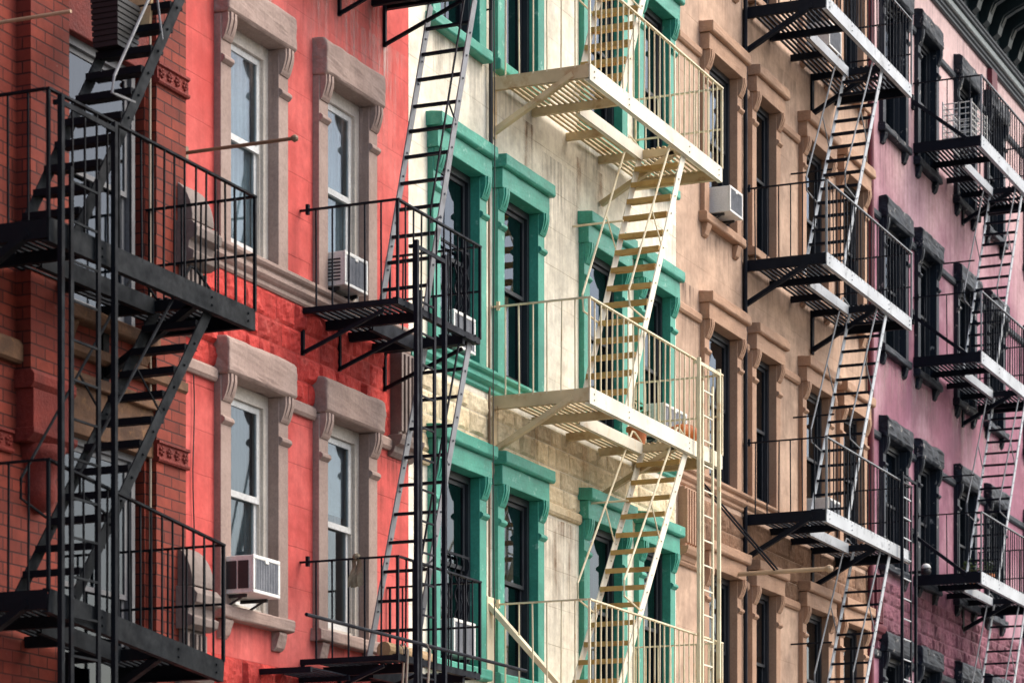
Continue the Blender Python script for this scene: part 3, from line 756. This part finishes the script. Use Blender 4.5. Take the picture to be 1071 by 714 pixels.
def fire_escape(name, label, x0, x1, dep, levels, stairs, ladder, mats, rail_h=.92, bal_gap=.155, slat=.066, land_l=1.05, land_r=1.0, rail_mat=None, brace='strut', bm_h=.17, skip_left=False, tilt={}, cuts={}, leg=(True, True)):
    body, edge, tread_m = mats
    base = Vector((x0, 0, min(levels)))
    root = thing(name, label, 'fire escape', base, 'fire escapes on the house fronts')
    bal_me = {}
    def P(x, y, z): return (x, y, z)
    for li, z in enumerate(levels):
        k = tilt.get(li, 0)
        xe = cuts.get(li, x1)
        Z = lambda x: z + k*(x-x0)
        pf = MB(base)
        half = dep*.47
        # slats along the wall walkway and the two landings
        y = -.06
        while y > -dep+.03:
            if y > -half: spans = [(x0, xe)]
            else: spans = [(x0, x0+land_l), (xe-land_r, xe)]
            for a, b in spans:
                pf.bar(P(a, y, Z(a)-.012+rnd.uniform(-.003, .003)), P(b, y, Z(b)-.012), slat*.52, .014)
            y -= slat
        # bearers under the slats
        for i, x in enumerate((x0+.02, x0+land_l-.03, (x0+land_l+xe-land_r)/2, xe-land_r+.03, xe-.05)):
            ye = -half if i == 2 else -dep+.02
            if i in (0, 4): continue
            pf.bar(P(x, -.0, Z(x)-.065), P(x, ye, Z(x)-.065), .05, .085)
        plat = pf.build('platform', body, root)
        fb = MB(base); beam_c(fb, P(x0, -dep, Z(x0)-bm_h/2+.01), P(xe, -dep, Z(xe)-bm_h/2+.01), bm_h, .05, 1)
        for x in (x0+.12, x0+land_l, xe-land_r, xe-.12):      # rivet heads
            for dz in (-.03, .03):
                fb.lathe((x, -dep-.008, Z(x)-bm_h/2+dz), [(.002, 0), (.012, .004), (.012, .016), (.002, .02)], 6)
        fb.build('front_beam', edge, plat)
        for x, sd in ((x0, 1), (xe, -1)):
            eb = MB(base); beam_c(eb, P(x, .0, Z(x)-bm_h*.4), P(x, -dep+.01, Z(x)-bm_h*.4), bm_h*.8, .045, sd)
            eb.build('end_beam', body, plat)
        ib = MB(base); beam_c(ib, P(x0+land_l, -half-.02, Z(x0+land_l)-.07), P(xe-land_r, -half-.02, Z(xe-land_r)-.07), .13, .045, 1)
        ib.build('inner_beam', edge, plat)
        if k: pass
        # brackets
        if brace == 'thin':
            for x in (x0+.02, x0+.42*(xe-x0), xe-.08):
                br = MB(base)
                br.bar((x, -.015, z-.02), (x, -.015, z-.42), .03, .03).bar((x, -.015, z-.40), (x, -dep*.85, z-.09), .03, .03)
                br.build('bracket', body, plat)
        else:
            for x in (x0+.02, xe-land_r+.04):
                br = MB(base); zz = Z(x)
                if brace == 'hanger' and x < x0+.1:
                    br.bar((x-.1, -.02, zz+.62), (x, -dep*.78, zz-.02), .05, .09, (1, 0, 0)).box(x-.15, x-.05, -.03, 0, zz+.5, zz+.72)
                elif brace == 'hanger':
                    br.bar((x, -.02, zz-.10), (x, -.02, zz-.55), .09, .03).bar((x, -.02, zz-.5), (x, -dep*.75, zz-.1), .06, .06)
                else:
                    if leg[0 if x < x0+.1 else 1]: br.box(x-.045, x+.045, -.03, 0, zz-.62, zz-.02)
                    br.bar((x, -.02, zz-.56), (x, -dep*.83, zz-.08), .055, .07, (1, 0, 0))
                br.build('bracket', body, plat)
        # railing
        rm = rail_mat or body
        zt = lambda x: Z(x)+rail_h
        rl = MB(base)
        rl.bar((x0-.01, -dep, zt(x0)), (xe+.01, -dep, zt(xe)), .036, .016)
        for x in (x0, xe): rl.bar((x, -dep, Z(x)), (x, -dep, zt(x)), .024, .024)
        rail = rl.build('railing', M['iron_rail'] if edge is M['iron_edge'] else rm, root)
        sr = MB(base)
        sr.bar((x0, .06, zt(x0)), (x0, -dep+.02, zt(x0)), .034, .015).box(x0-.015, x0+.015, -.09, -.06, zt(x0)-.04, zt(x0)+.05)
        sr.build('side_rail', rm, rail)
        sr = MB(base)
        sr.bar((xe, .0, zt(xe)), (xe, -dep+.02, zt(xe)), .034, .015).bar((xe, .0, Z(xe)+.45), (xe, -dep+.015, Z(xe)+.45), .018, .018).bar((xe, -.03, zt(xe)), (xe, -.03, Z(xe)), .02, .02)
        sr.build('side_rail', rm, rail)
        bm = bal_me.get('b')
        if not bm:
            bm = MB().bar((0, 0, -.02), (0, 0, rail_h-.005), .013, .013).mesh('baluster', rm); bal_me['b'] = bm
        pos = []
        nx = max(2, round((xe-x0)/bal_gap)); ny = max(3, round(dep/.165))
        pos += [(x0+(xe-x0)*i/nx, -dep) for i in range(1, nx)]
        pos += [(x0, -dep*i/ny) for i in range(1, ny)]
        pos += [(xe, -dep*i/ny) for i in range(1, ny)]
        for x, y in pos:
            b = link('baluster', bm, rail, (x-base.x, y, Z(x)-base.z))
            b.rotation_euler = (rnd.uniform(-.008, .008), rnd.uniform(-.008, .008), 0)
    # stairs
    for st in stairs:
        xa, za, xb, zb = st['a'][0], st['a'][1], st['b'][0], st['b'][1]
        yf = -dep+.06; yw = yf+st.get('w', .53)
        d = Vector((xb-xa, 0, zb-za)); L = d.length; d.normalize(); nrm = Vector((-d.z, 0, d.x))
        sm = MB(base); sw = st.get('sw', .085 if edge is M['iron_edge'] else .115)
        for y in (yf, yw):
            sm.bar((xa, y, za), (xb, y, zb), sw, .012, (0, 1, 0))
            for i in range(2, int(L/.25)):      # bolt heads where treads are fixed
                p = Vector((xa, y-.01, za)) + d*(i*.25)
                sm.lathe((p.x, p.y, p.z-.01), [(.002, 0), (.012, .004), (.012, .016), (.002, .02)], 6)
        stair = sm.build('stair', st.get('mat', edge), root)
        n = int(round((zb-za)/st.get('rise', .21)))
        tm = MB()
        if st.get('rung'):
            for yy in (-.012, .012): tm.box(-.02+yy, .0+yy, yf+.006, yw-.006, -.012, .012)
        else:
            if st.get('thin'): tm.box(-.045, .045, yf+.008, yw-.008, -.010, .010).box(-.05, -.042, yf+.008, yw-.008, -.022, .010)
            else: tm.box(-.09, .09, yf+.008, yw-.008, -.012, .012).box(-.095, -.08, yf+.008, yw-.008, -.04, .012)
        tme = tm.mesh('tread', tread_m)
        for i in range(1, n):
            t = i/n
            tr = link('tread', tme, stair, (xa+(xb-xa)*t-base.x, 0, za+(zb-za)*t-base.z))
            tr.rotation_euler = (rnd.uniform(-.012, .012), rnd.uniform(-.02, .02), 0)
        ob, ot = st.get('off', (.56, .36))
        for y in st.get('rails', (yf, yw)) if not isinstance(st.get('rails'), str) else ((yf,) if st['rails'] == 'front' else (yw,)):
            h = MB(base)
            fs_ = st.get('start', .33)
            p0 = Vector((xa, y, za))+d*(L*fs_)
            p1 = Vector((xa, y, za))+d*(L*(fs_-.06))+nrm*ob*.8+Vector((0, 0, .02))
            p1b = Vector((xa, y, za))+d*(L*(fs_-.02))+nrm*ob
            p2 = Vector((xa, y, za))+d*(L*.97)+nrm*ot
            p3 = p2+Vector((.10, 0, .02)); p4 = Vector((xb+.05, y, zb+.03))
            h.tube([p0, p0+(p1-p0)*.8, p1, p1b, p2-(p2-p1b)*.02, p2+Vector((.02, 0, .02)), p3, p4], st.get('hr', .0115), 6)
            q = p1b+(p2-p1b)*.5; pr = Vector((xa, y, za))+d*(L*.60)
            h.tube([q, pr], .009, 5)
            h.build('handrail', st.get('hmat') or (M['iron_rail'] if edge is M['iron_edge'] else rm), stair)
    # drop ladder and its guides
    if ladder:
        gx0, gx1, lx0, lx1, zg, zl, zbot, yo = ladder
        y = -dep-yo
        lm = MB(base)
        for x, zz in ((gx0, zg), (gx1, zg)):
            lm.bar((x, y, zbot), (x, y, zz), .038, .038)
        lm.bar((gx0, y-.01, zg-.06), (gx1, y-.01, zg-.06), .016, .035)
        for x in (gx0, gx1): lm.bar((x, y, zg-.05), (x, -dep, zg-.05), .03, .03)
        g = lm.build('ladder_guide', rm, root)
        ld = MB(base)
        for x in (lx0, lx1): ld.bar((x, y+.03, zbot), (x, y+.03, zl), .04, .02)
        ladr = ld.build('ladder', rm, root)
        rme = MB().bar((lx0-base.x, y+.03, 0), (lx1-base.x, y+.03, 0), .016, .016).mesh('rung', edge)
        zz = zl-.1
        while zz > zbot+.1:
            link('rung', rme, ladr, (0, 0, zz-base.z)); zz -= .28
    return root

M['iron_rail'] = iron('sheen_grey_rail', (.22, .235, .25), .45, .4, (.05, .05, .055), .4, 9.)  # light caught by the top rails, put into the colour; handrails share it
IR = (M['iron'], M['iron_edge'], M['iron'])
# brick house
fe = fire_escape('fire_escape', 'worn black iron fire escape with sagging lower balcony on the dark brick house', 17.06, 20.06, 1.0, [4.40, 7.0],
    [dict(a=(17.50, 4.40), b=(19.50, 6.96), w=.50, sw=.10, rise=.21, rails=None or (-.94, -.44), start=.25, off=(.5, .4), mat=M['iron_brickedge'], hmat=M['iron_brick']),
     dict(a=(17.52, 7.0), b=(19.52, 9.94), w=.50, sw=.10, rise=.21, rails=(-.94,), start=.40, off=(.30, .30), mat=M['iron_brickedge'], hmat=M['iron_grey'])],
    (17.13, 17.84, 17.31, 17.67, 7.88, 7.42, 2.8, .06), (M['iron_brick'], M['iron_brickedge'], M['iron_brick']), rail_h=.91, bal_gap=.155, land_l=.7, land_r=.7, bm_h=.17, tilt={0: -.10}, cuts={0: 19.55})
# red house
fe = fire_escape('fire_escape', 'narrow black iron fire escape with steep ladder stairs on the red house front', 22.73, 24.50, .97, [4.55, 7.70, 10.97],
    [dict(a=(23.20, 4.57), b=(24.40, 7.66), w=.46, sw=.09, rise=.27, rung=True, rails=(-.91,), start=.3, off=(.2, .2), mat=M['iron_grey'], hmat=M['iron']),
     dict(a=(23.42, 7.72), b=(24.52, 10.92), w=.46, sw=.09, rise=.27, rung=True, rails=(-.91,), start=.3, off=(.2, .2), mat=M['iron_grey'], hmat=M['iron'])],
    (22.97, 23.56, 23.12, 23.41, 8.26, 7.85, 2.6, .07), (M['iron'], M['iron'], M['iron']), rail_h=.87, bal_gap=.155, land_l=.5, land_r=.35, brace='thin', bm_h=.06)
MB((22.73, 0, 4.55)).tube([(20.75, -1.1, 4.66), (25.3, -1.1, 4.66)], .016, 8).build('stay_bar', M['iron'], fe)
gr = MB((22.73, 0, 4.55))
for i in range(7): gr.bar((21.95, -.06-.07*i, 4.38), (22.68, -.06-.07*i, 4.38), .035, .014)
for x in (21.95, 22.68): gr.bar((x, 0, 4.36), (x, -.52, 4.36), .03, .05)
gr.build('platform', M['iron'], fe)
# cream house
fe = fire_escape('fire_escape', 'cream painted iron fire escape with rusty yellow stair treads on the cream house', 26.95, 31.0, 1.09, [4.64, 7.71, 11.0],
    [dict(a=(27.86, 4.64), b=(30.02, 7.66)), dict(a=(28.14, 7.71), b=(29.94, 10.96)), dict(a=(28.0, 11.0), b=(29.7, 14.25))],
    (30.06, 30.73, 30.27, 30.60, 8.64, 8.42, 2.6, .06), (M['cream_body'], M['cream_edge'], M['iron_tread']), rail_h=.92, land_l=1.1, land_r=1.1, rail_mat=M['iron_cream'], leg=(True, False))
x = 26.95
MB((26.95, 0, 4.64)).bar((26.80, -.03, 5.55), (27.2, -.75, 4.62), .05, .10, (1, 0, 0)).box(26.73, 26.93, -.05, 0, 4.5, 5.62).build('hanger', M['iron_cream'], fe)
for q in ([(29.15, .03, 10.0), (29.15, -.60, 10.0)], [(29.40, .03, 6.98), (29.40, -.56, 6.98)],): MB((26.95, 0, 4.64)).tube(q, .012, 6).build('stay_bar', M['iron_cream'], fe)
# brown house
fe = fire_escape('fire_escape', 'black iron fire escape with sky sheen painted on its beams on the tan brown house', 34.94, 38.92, 1.11, [4.5, 7.70, 10.97, 14.23],
    [dict(thin=1, a=(36.2, 4.5), b=(38.1, 7.66)), dict(thin=1, a=(36.06, 7.70), b=(37.93, 10.93)), dict(thin=1, a=(35.85, 10.97), b=(37.72, 14.19))],
    (38.24, 38.93, 38.36, 38.80, 8.72, 8.5, 2.6, .06), IR, rail_h=.92, land_l=1.1, land_r=1.15)
for q in ([(37.0, .03, 9.33), (37.0, -.58, 9.33)], [(36.9, .03, 12.6), (36.9, -.58, 12.6)], [(36.9, .03, 6.25), (36.9, -.58, 6.25)],): MB((34.94, 0, 4.5)).tube(q, .012, 6).build('stay_bar', M['iron'], fe)
# mauve house
fe = fire_escape('fire_escape', 'black iron fire escape with diagonal wall hangers on the mauve house at the right edge', 43.0, 47.0, 1.07, [4.7, 7.98, 11.36, 14.67],
    [dict(thin=1, a=(44.3, 4.7), b=(46.2, 7.94)), dict(thin=1, a=(44.3, 7.98), b=(46.2, 11.32)), dict(thin=1, a=(44.2, 11.36), b=(45.95, 14.63))],
    None, IR, rail_h=.92, land_l=1.1, land_r=1.1, brace='hanger', bm_h=.19)
for q in ([(44.5, .03, 13.15), (44.5, -.58, 13.15)], [(44.5, .03, 9.75), (44.5, -.58, 9.75)], [(44.5, .03, 6.4), (44.5, -.58, 6.4)],): MB((43.0, 0, 4.7)).tube(q, .012, 6).build('stay_bar', M['iron'], fe)

# ------------------------------------------------------------------ air conditioners
def ac_unit(label, xc, yb, z, w, h, d, big=False, plain=False):
    t = thing('air_conditioner', label, 'air conditioner', (xc, yb, z), 'air conditioners in the windows')
    c = MB(); fr = .03
    # case: rear face (towards the street) is a frame round the coil
    c.box(-w/2, w/2, -d+.02, .25, 0, h)
    c.box(-w/2-.004, w/2+.004, -d, -d+.02, 0, fr).box(-w/2-.004, w/2+.004, -d, -d+.02, h-fr, h+.004)
    c.box(-w/2-.004, -w/2+fr, -d, -d+.02, fr, h-fr).box(w/2-fr, w/2+.004, -d, -d+.02, fr, h-fr)
    c.box(-.03, .03, -d-.004, -d+.02, h-.055, h-fr)
    c.build('case', M['white'], t, bevel=.006)
    g = MB().box(-w/2+fr, w/2-fr, -d+.008, -d+.024, fr, h-fr)
    n = 14
    for i in range(n):
        x = -w/2+fr+(w-2*fr)*(i+.5)/n
        g.box(x-.003, x+.003, -d+.003, -d+.01, fr, h-fr)
    g.build('grille', M['greymesh'], t)
    for a, b in ((-d+.05, -d*.52-.008), (-d*.52+.008, -.03)):
        v = MB().box(-w/2-.006, -w/2+.01, a, b, h*.12, h*.86)
        if not big:
            v = MB()
            for k in range(7):
                zz = h*(.15+.1*k); v.box(-w/2-.006, -w/2+.01, a, b, zz, zz+h*.045)
        if not plain: v.build('side_vent', M['vent'], t)
    for sg in (-1, 1):
        MB().box(sg*(w/2-.05)-.012, sg*(w/2-.05)+.012, -d*.7, .03, -.03, -.002).bar((sg*(w/2-.05), -d*.6, -.02), (sg*(w/2-.05), -.06, -.09), .02, .014).build('support', M['vent'], t)
    return t
ac_unit('white air conditioner with two dark side vents on the lower red house sill', 21.50, .0, 4.95, .47, .32, .33, True)
ac_unit('white air conditioner with slotted side in the red house window behind the narrow black railing', 23.40, .05, 7.99, .46, .31, .28)
ac_unit('white air conditioner in the tan brown house window left of the highest black balcony', 33.80, .02, 11.24, .48, .32, .32, plain=True)
ac_unit('grey white air conditioner behind the upper balcony of the narrow black fire escape', 26.05, .05, 7.99, .52, .36, .16)
ac_unit('grey white air conditioner behind the lowest railing of the narrow black fire escape', 26.05, .05, 4.92, .52, .36, .16)
ac_unit('white air conditioner behind the cream fire escape railing, beside the orange flower pots', 31.67, .02, 8.06, .78, .38, .30, plain=True)
ac_unit('white air conditioner behind the highest black balcony of the tan brown house', 37.9, .02, 14.52, .56, .34, .34, plain=True)
ac_unit('white air conditioner behind the lowest black balcony of the tan brown house', 38.0, .02, 7.99, .56, .36, .30, plain=True)

# ------------------------------------------------------------------ small things
def pot(label, x, y, z, r, plant):
    t = thing('flower_pot', label, 'flower pot', (x, y, z), 'flower pots on the balconies')
    MB().lathe((0, 0, 0), [(r*.62, 0), (r*.85, r*1.1), (r*.85, r*1.1), (r, r*1.12), (r, r*1.45), (r*.86, r*1.45), (r*.8, r*1.2)], 20).build('pot', M['terracotta'], t)
    if plant:
        lf = MB(); g = random.Random(plant)
        for i in range(60):
            a = g.uniform(0, 6.28); rr = g.uniform(.2, 1.3)*r; zz = r*1.35+g.uniform(0, 2.3)*r*(1.2-rr/r*.5)
            c = Vector((rr*math.cos(a), rr*math.sin(a), zz)); s = r*.28
            u = Vector((g.uniform(-1, 1), g.uniform(-1, 1), g.uniform(-.4, .8))).normalized()*s; w = u.cross(Vector((g.uniform(-1, 1), .3, 1))).normalized()*s*.5
            lf.add([c-u, c+w, c+u, c-w], [(0, 1, 2, 3)])
        for i in range(9):
            a = i*.7; lf.tube([(0, 0, r*1.2), (r*.9*math.cos(a), r*.9*math.sin(a), r*2.6)], .004, 4)
        lf.build('plant', M['leaf'], t)
    return t
pot('small terracotta flower pot with a sprig, on the walkway of the cream fire escape', 30.0, -.44, 7.712, .13, 5)
# pumpkin on the cream balcony
pk = MB(); vs = []; fs = []; na, nb = 32, 12
for j in range(nb+1):
    t = math.pi*j/nb
    for i in range(na):
        a = 2*math.pi*i/na
        r = (.185*math.sin(t))*(1-.09*abs(math.cos(a*4)))
        vs.append((r*math.cos(a), r*math.sin(a), .12-.12*math.cos(t)*(1-.25*math.exp(-((math.sin(t))/.35)**2))))
for j in range(nb):
    for i in range(na):
        i2 = (i+1) % na
        fs.append((j*na+i, j*na+i2, (j+1)*na+i2, (j+1)*na+i))
t = thing('pumpkin', 'orange ribbed pumpkin on the cream fire escape landing in front of the air conditioner', 'pumpkin', (30.28, -.88, 7.722))
M['pumpkin'] = paint('pumpkin_skin', (.62, .17, .035), (.52, .12, .02), .45, None, .5, 5)
pk.add(vs, fs).build('fruit', M['pumpkin'], t, smooth=True)
MB().tube([(0, 0, .19), (.01, 0, .24), (.03, .01, .27)], .014, 6).build('stem', M['wood'], t)
pot('terracotta flower pot with a leafy plant on the lowest mauve house balcony', 44.6, -.75, 7.985, .13, 8)
pot('terracotta flower pot with a bushy plant beside the stairs of the lowest mauve house balcony', 45.1, -.35, 7.985, .15, 9)
# white wire rack on the upper mauve balcony
t = thing('wire_rack', 'white wire rack standing on the highest balcony of the mauve house', 'rack', (43.75, -.62, 14.675))
rk = MB()
w, d, h = .95, .45, .62
for z in [i*h/7 for i in range(1, 8)]:
    rk.tube([(-w/2, -d/2, z), (w/2, -d/2, z), (w/2, d/2, z), (-w/2, d/2, z), (-w/2, -d/2, z)], .009, 5)
for i in range(9):
    x = -w/2+w*i/8
    for y in (-d/2, d/2): rk.tube([(x, y, h/7), (x, y, h)], .006, 4)
for i in range(1, 5):
    y = -d/2+d*i/5
    for x in (-w/2, w/2): rk.tube([(x, y, h/7), (x, y, h)], .006, 4)
rk.build('basket', M['white'], t)
lg = MB()
for x in (-w/2, w/2):
    for y in (-d/2, d/2): lg.bar((x, y, 0), (x, y, h+.04), .02, .02)
lg.build('frame', M['white'], t)
# small white domed cap by the mauve balcony
t = thing('vent_cap', 'small white domed cap beside the end of the lowest mauve house balcony', 'vent cap', (42.72, -.28, 7.62))
MB().lathe((0, 0, 0), [(.05, .33), (.07, .34), (.08, .37), (.075, .40), (.07, .41), (.06, .42)], 20).box(-.03, .03, .0, .28, .35, .39).build('body', M['plastic'], t)
MB().lathe((0, 0, .421), [(.07, 0), (.075, .02), (.062, .05), (.035, .07), (.005, .078)], 16).build('cap', M['white'], t, smooth=True)
# rag tied to the red house railing, ropes and a rolled mat on the platform
rg_ = MB(); g = random.Random(2)
for s in range(5):
    x = 22.745+g.uniform(-.02, .02); y = -.56+g.uniform(-.05, .05)
    vs = []; fs = []
    for i in range(7):
        t_ = i/6; wv = .010+.014*math.sin(t_*2.4)
        xx = x-.02*t_*s*.4; yy = y+.018*(s-2)*t_
        vs += [(xx-.01, yy-wv, 5.44-.26*t_), (xx-.02+.02*math.sin(i), yy+wv, 5.43-.27*t_)]
    for i in range(6): fs.append((2*i, 2*i+1, 2*i+3, 2*i+2))
    rg_.add(vs, fs)
rg_.lathe((22.74, -.56, 5.40), [(.01, 0), (.035, .02), (.04, .04), (.03, .06), (.01, .07)], 8)
tag(rg_.build('rag', M['cloth']), 'dirty khaki rag knotted on the lowest railing of the narrow black fire escape', 'rag')
rp = MB()
for k, (a, b) in enumerate(((-.78, .0), (-.72, .03), (-.95, -.03))):
    rp.tube([(22.85+.05*k, a-.2, 4.66), (22.84+.05*k, a-.24, 4.60), (22.84+.04*k, a-.22, 4.2), (22.80+.03*k, a-.25, 3.6)], .011, 5)
tag(rp.build('rope', M['rope']), 'grey ropes hanging down from the lowest platform of the narrow black fire escape', 'rope')
rm_ = MB().tube([(23.0, -.70, 4.64), (23.95, -.70, 4.64)], .07, 12)
tag(rm_.build('rolled_mat', M['wood']), 'tan rolled mat lying on the lowest platform of the narrow black fire escape', 'mat')
# planter crate and board on the top stairs of the brick house
t = thing('planter', 'black ribbed plastic planter standing high on the stairs of the brick house fire escape', 'planter', (18.64, -.58, 8.693))
cr = MB()
for i in range(9):
    zz = i*.042; k = 1+.012*i
    cr.box(-.15*k, .15*k, -.11*k, .11*k, zz, zz+.030); cr.box(-.142*k, .142*k, -.102*k, .102*k, zz+.030, zz+.042)
cr.build('tub', M['plastic'], t)
tag(MB((18.8, -.6, 8.9)).bar((18.83, -.66, 8.905), (18.98, -.62, 9.6), .22, .03, (1, 0, 0)).build('board', M['wood'], None, (18.8, -.6, 8.9)), 'raw wooden board leaning on the upper stairs of the brick house fire escape', 'board')

# ------------------------------------------------------------------ light, sky, camera
SUN_EL, SUN_AZ = R(48), R(-54)     # azimuth measured from +x towards +y: sun stands over the street, ahead of the viewer
W = bpy.data.worlds.new('World'); S.world = W; W.use_nodes = True
nt = W.node_tree; nt.nodes.clear()
sky = nt.nodes.new('ShaderNodeTexSky'); sky.sky_type = 'NISHITA'; sky.sun_disc = False
sky.sun_elevation = SUN_EL; sky.sun_rotation = R(90)-SUN_AZ
sky.air_density = 1.0; sky.dust_density = 4.0; sky.ozone_density = .6
bg = nt.nodes.new('ShaderNodeBackground'); bg.inputs[1].default_value = .15
wo = nt.nodes.new('ShaderNodeOutputWorld')
nt.links.new(sky.outputs[0], bg.inputs[0]); nt.links.new(bg.outputs[0], wo.inputs[0])
sl = bpy.data.lights.new('sun', 'SUN'); sl.energy = 1.5; sl.angle = R(60); sl.color = (1, .95, .88)
so = bpy.data.objects.new('sun', sl); COL.objects.link(so); so.location = (20, -20, 40)
dv = Vector((math.cos(SUN_EL)*math.cos(SUN_AZ), math.cos(SUN_EL)*math.sin(SUN_AZ), math.sin(SUN_EL)))
so.rotation_euler = dv.to_track_quat('Z', 'Y').to_euler()

cam = bpy.data.cameras.new('camera'); co_ = bpy.data.objects.new('camera', cam); COL.objects.link(co_)
co_.location = (0, -12, 1.6)
AL = R(23.592)
co_.rotation_euler = (R(90), 0, AL-R(90))
cam.lens = 100.4; cam.sensor_width = 36; cam.shift_y = .6312
cam.clip_end = 2000; cam.clip_start = .1
cam.dof.use_dof = True; cam.dof.focus_distance = 30.5; cam.dof.aperture_fstop = 3.2
S.camera = co_
S.view_settings.view_transform = 'Standard'; S.view_settings.look = 'None'; S.view_settings.gamma = 1
S.view_settings.exposure = .96
S.render.engine = 'CYCLES'
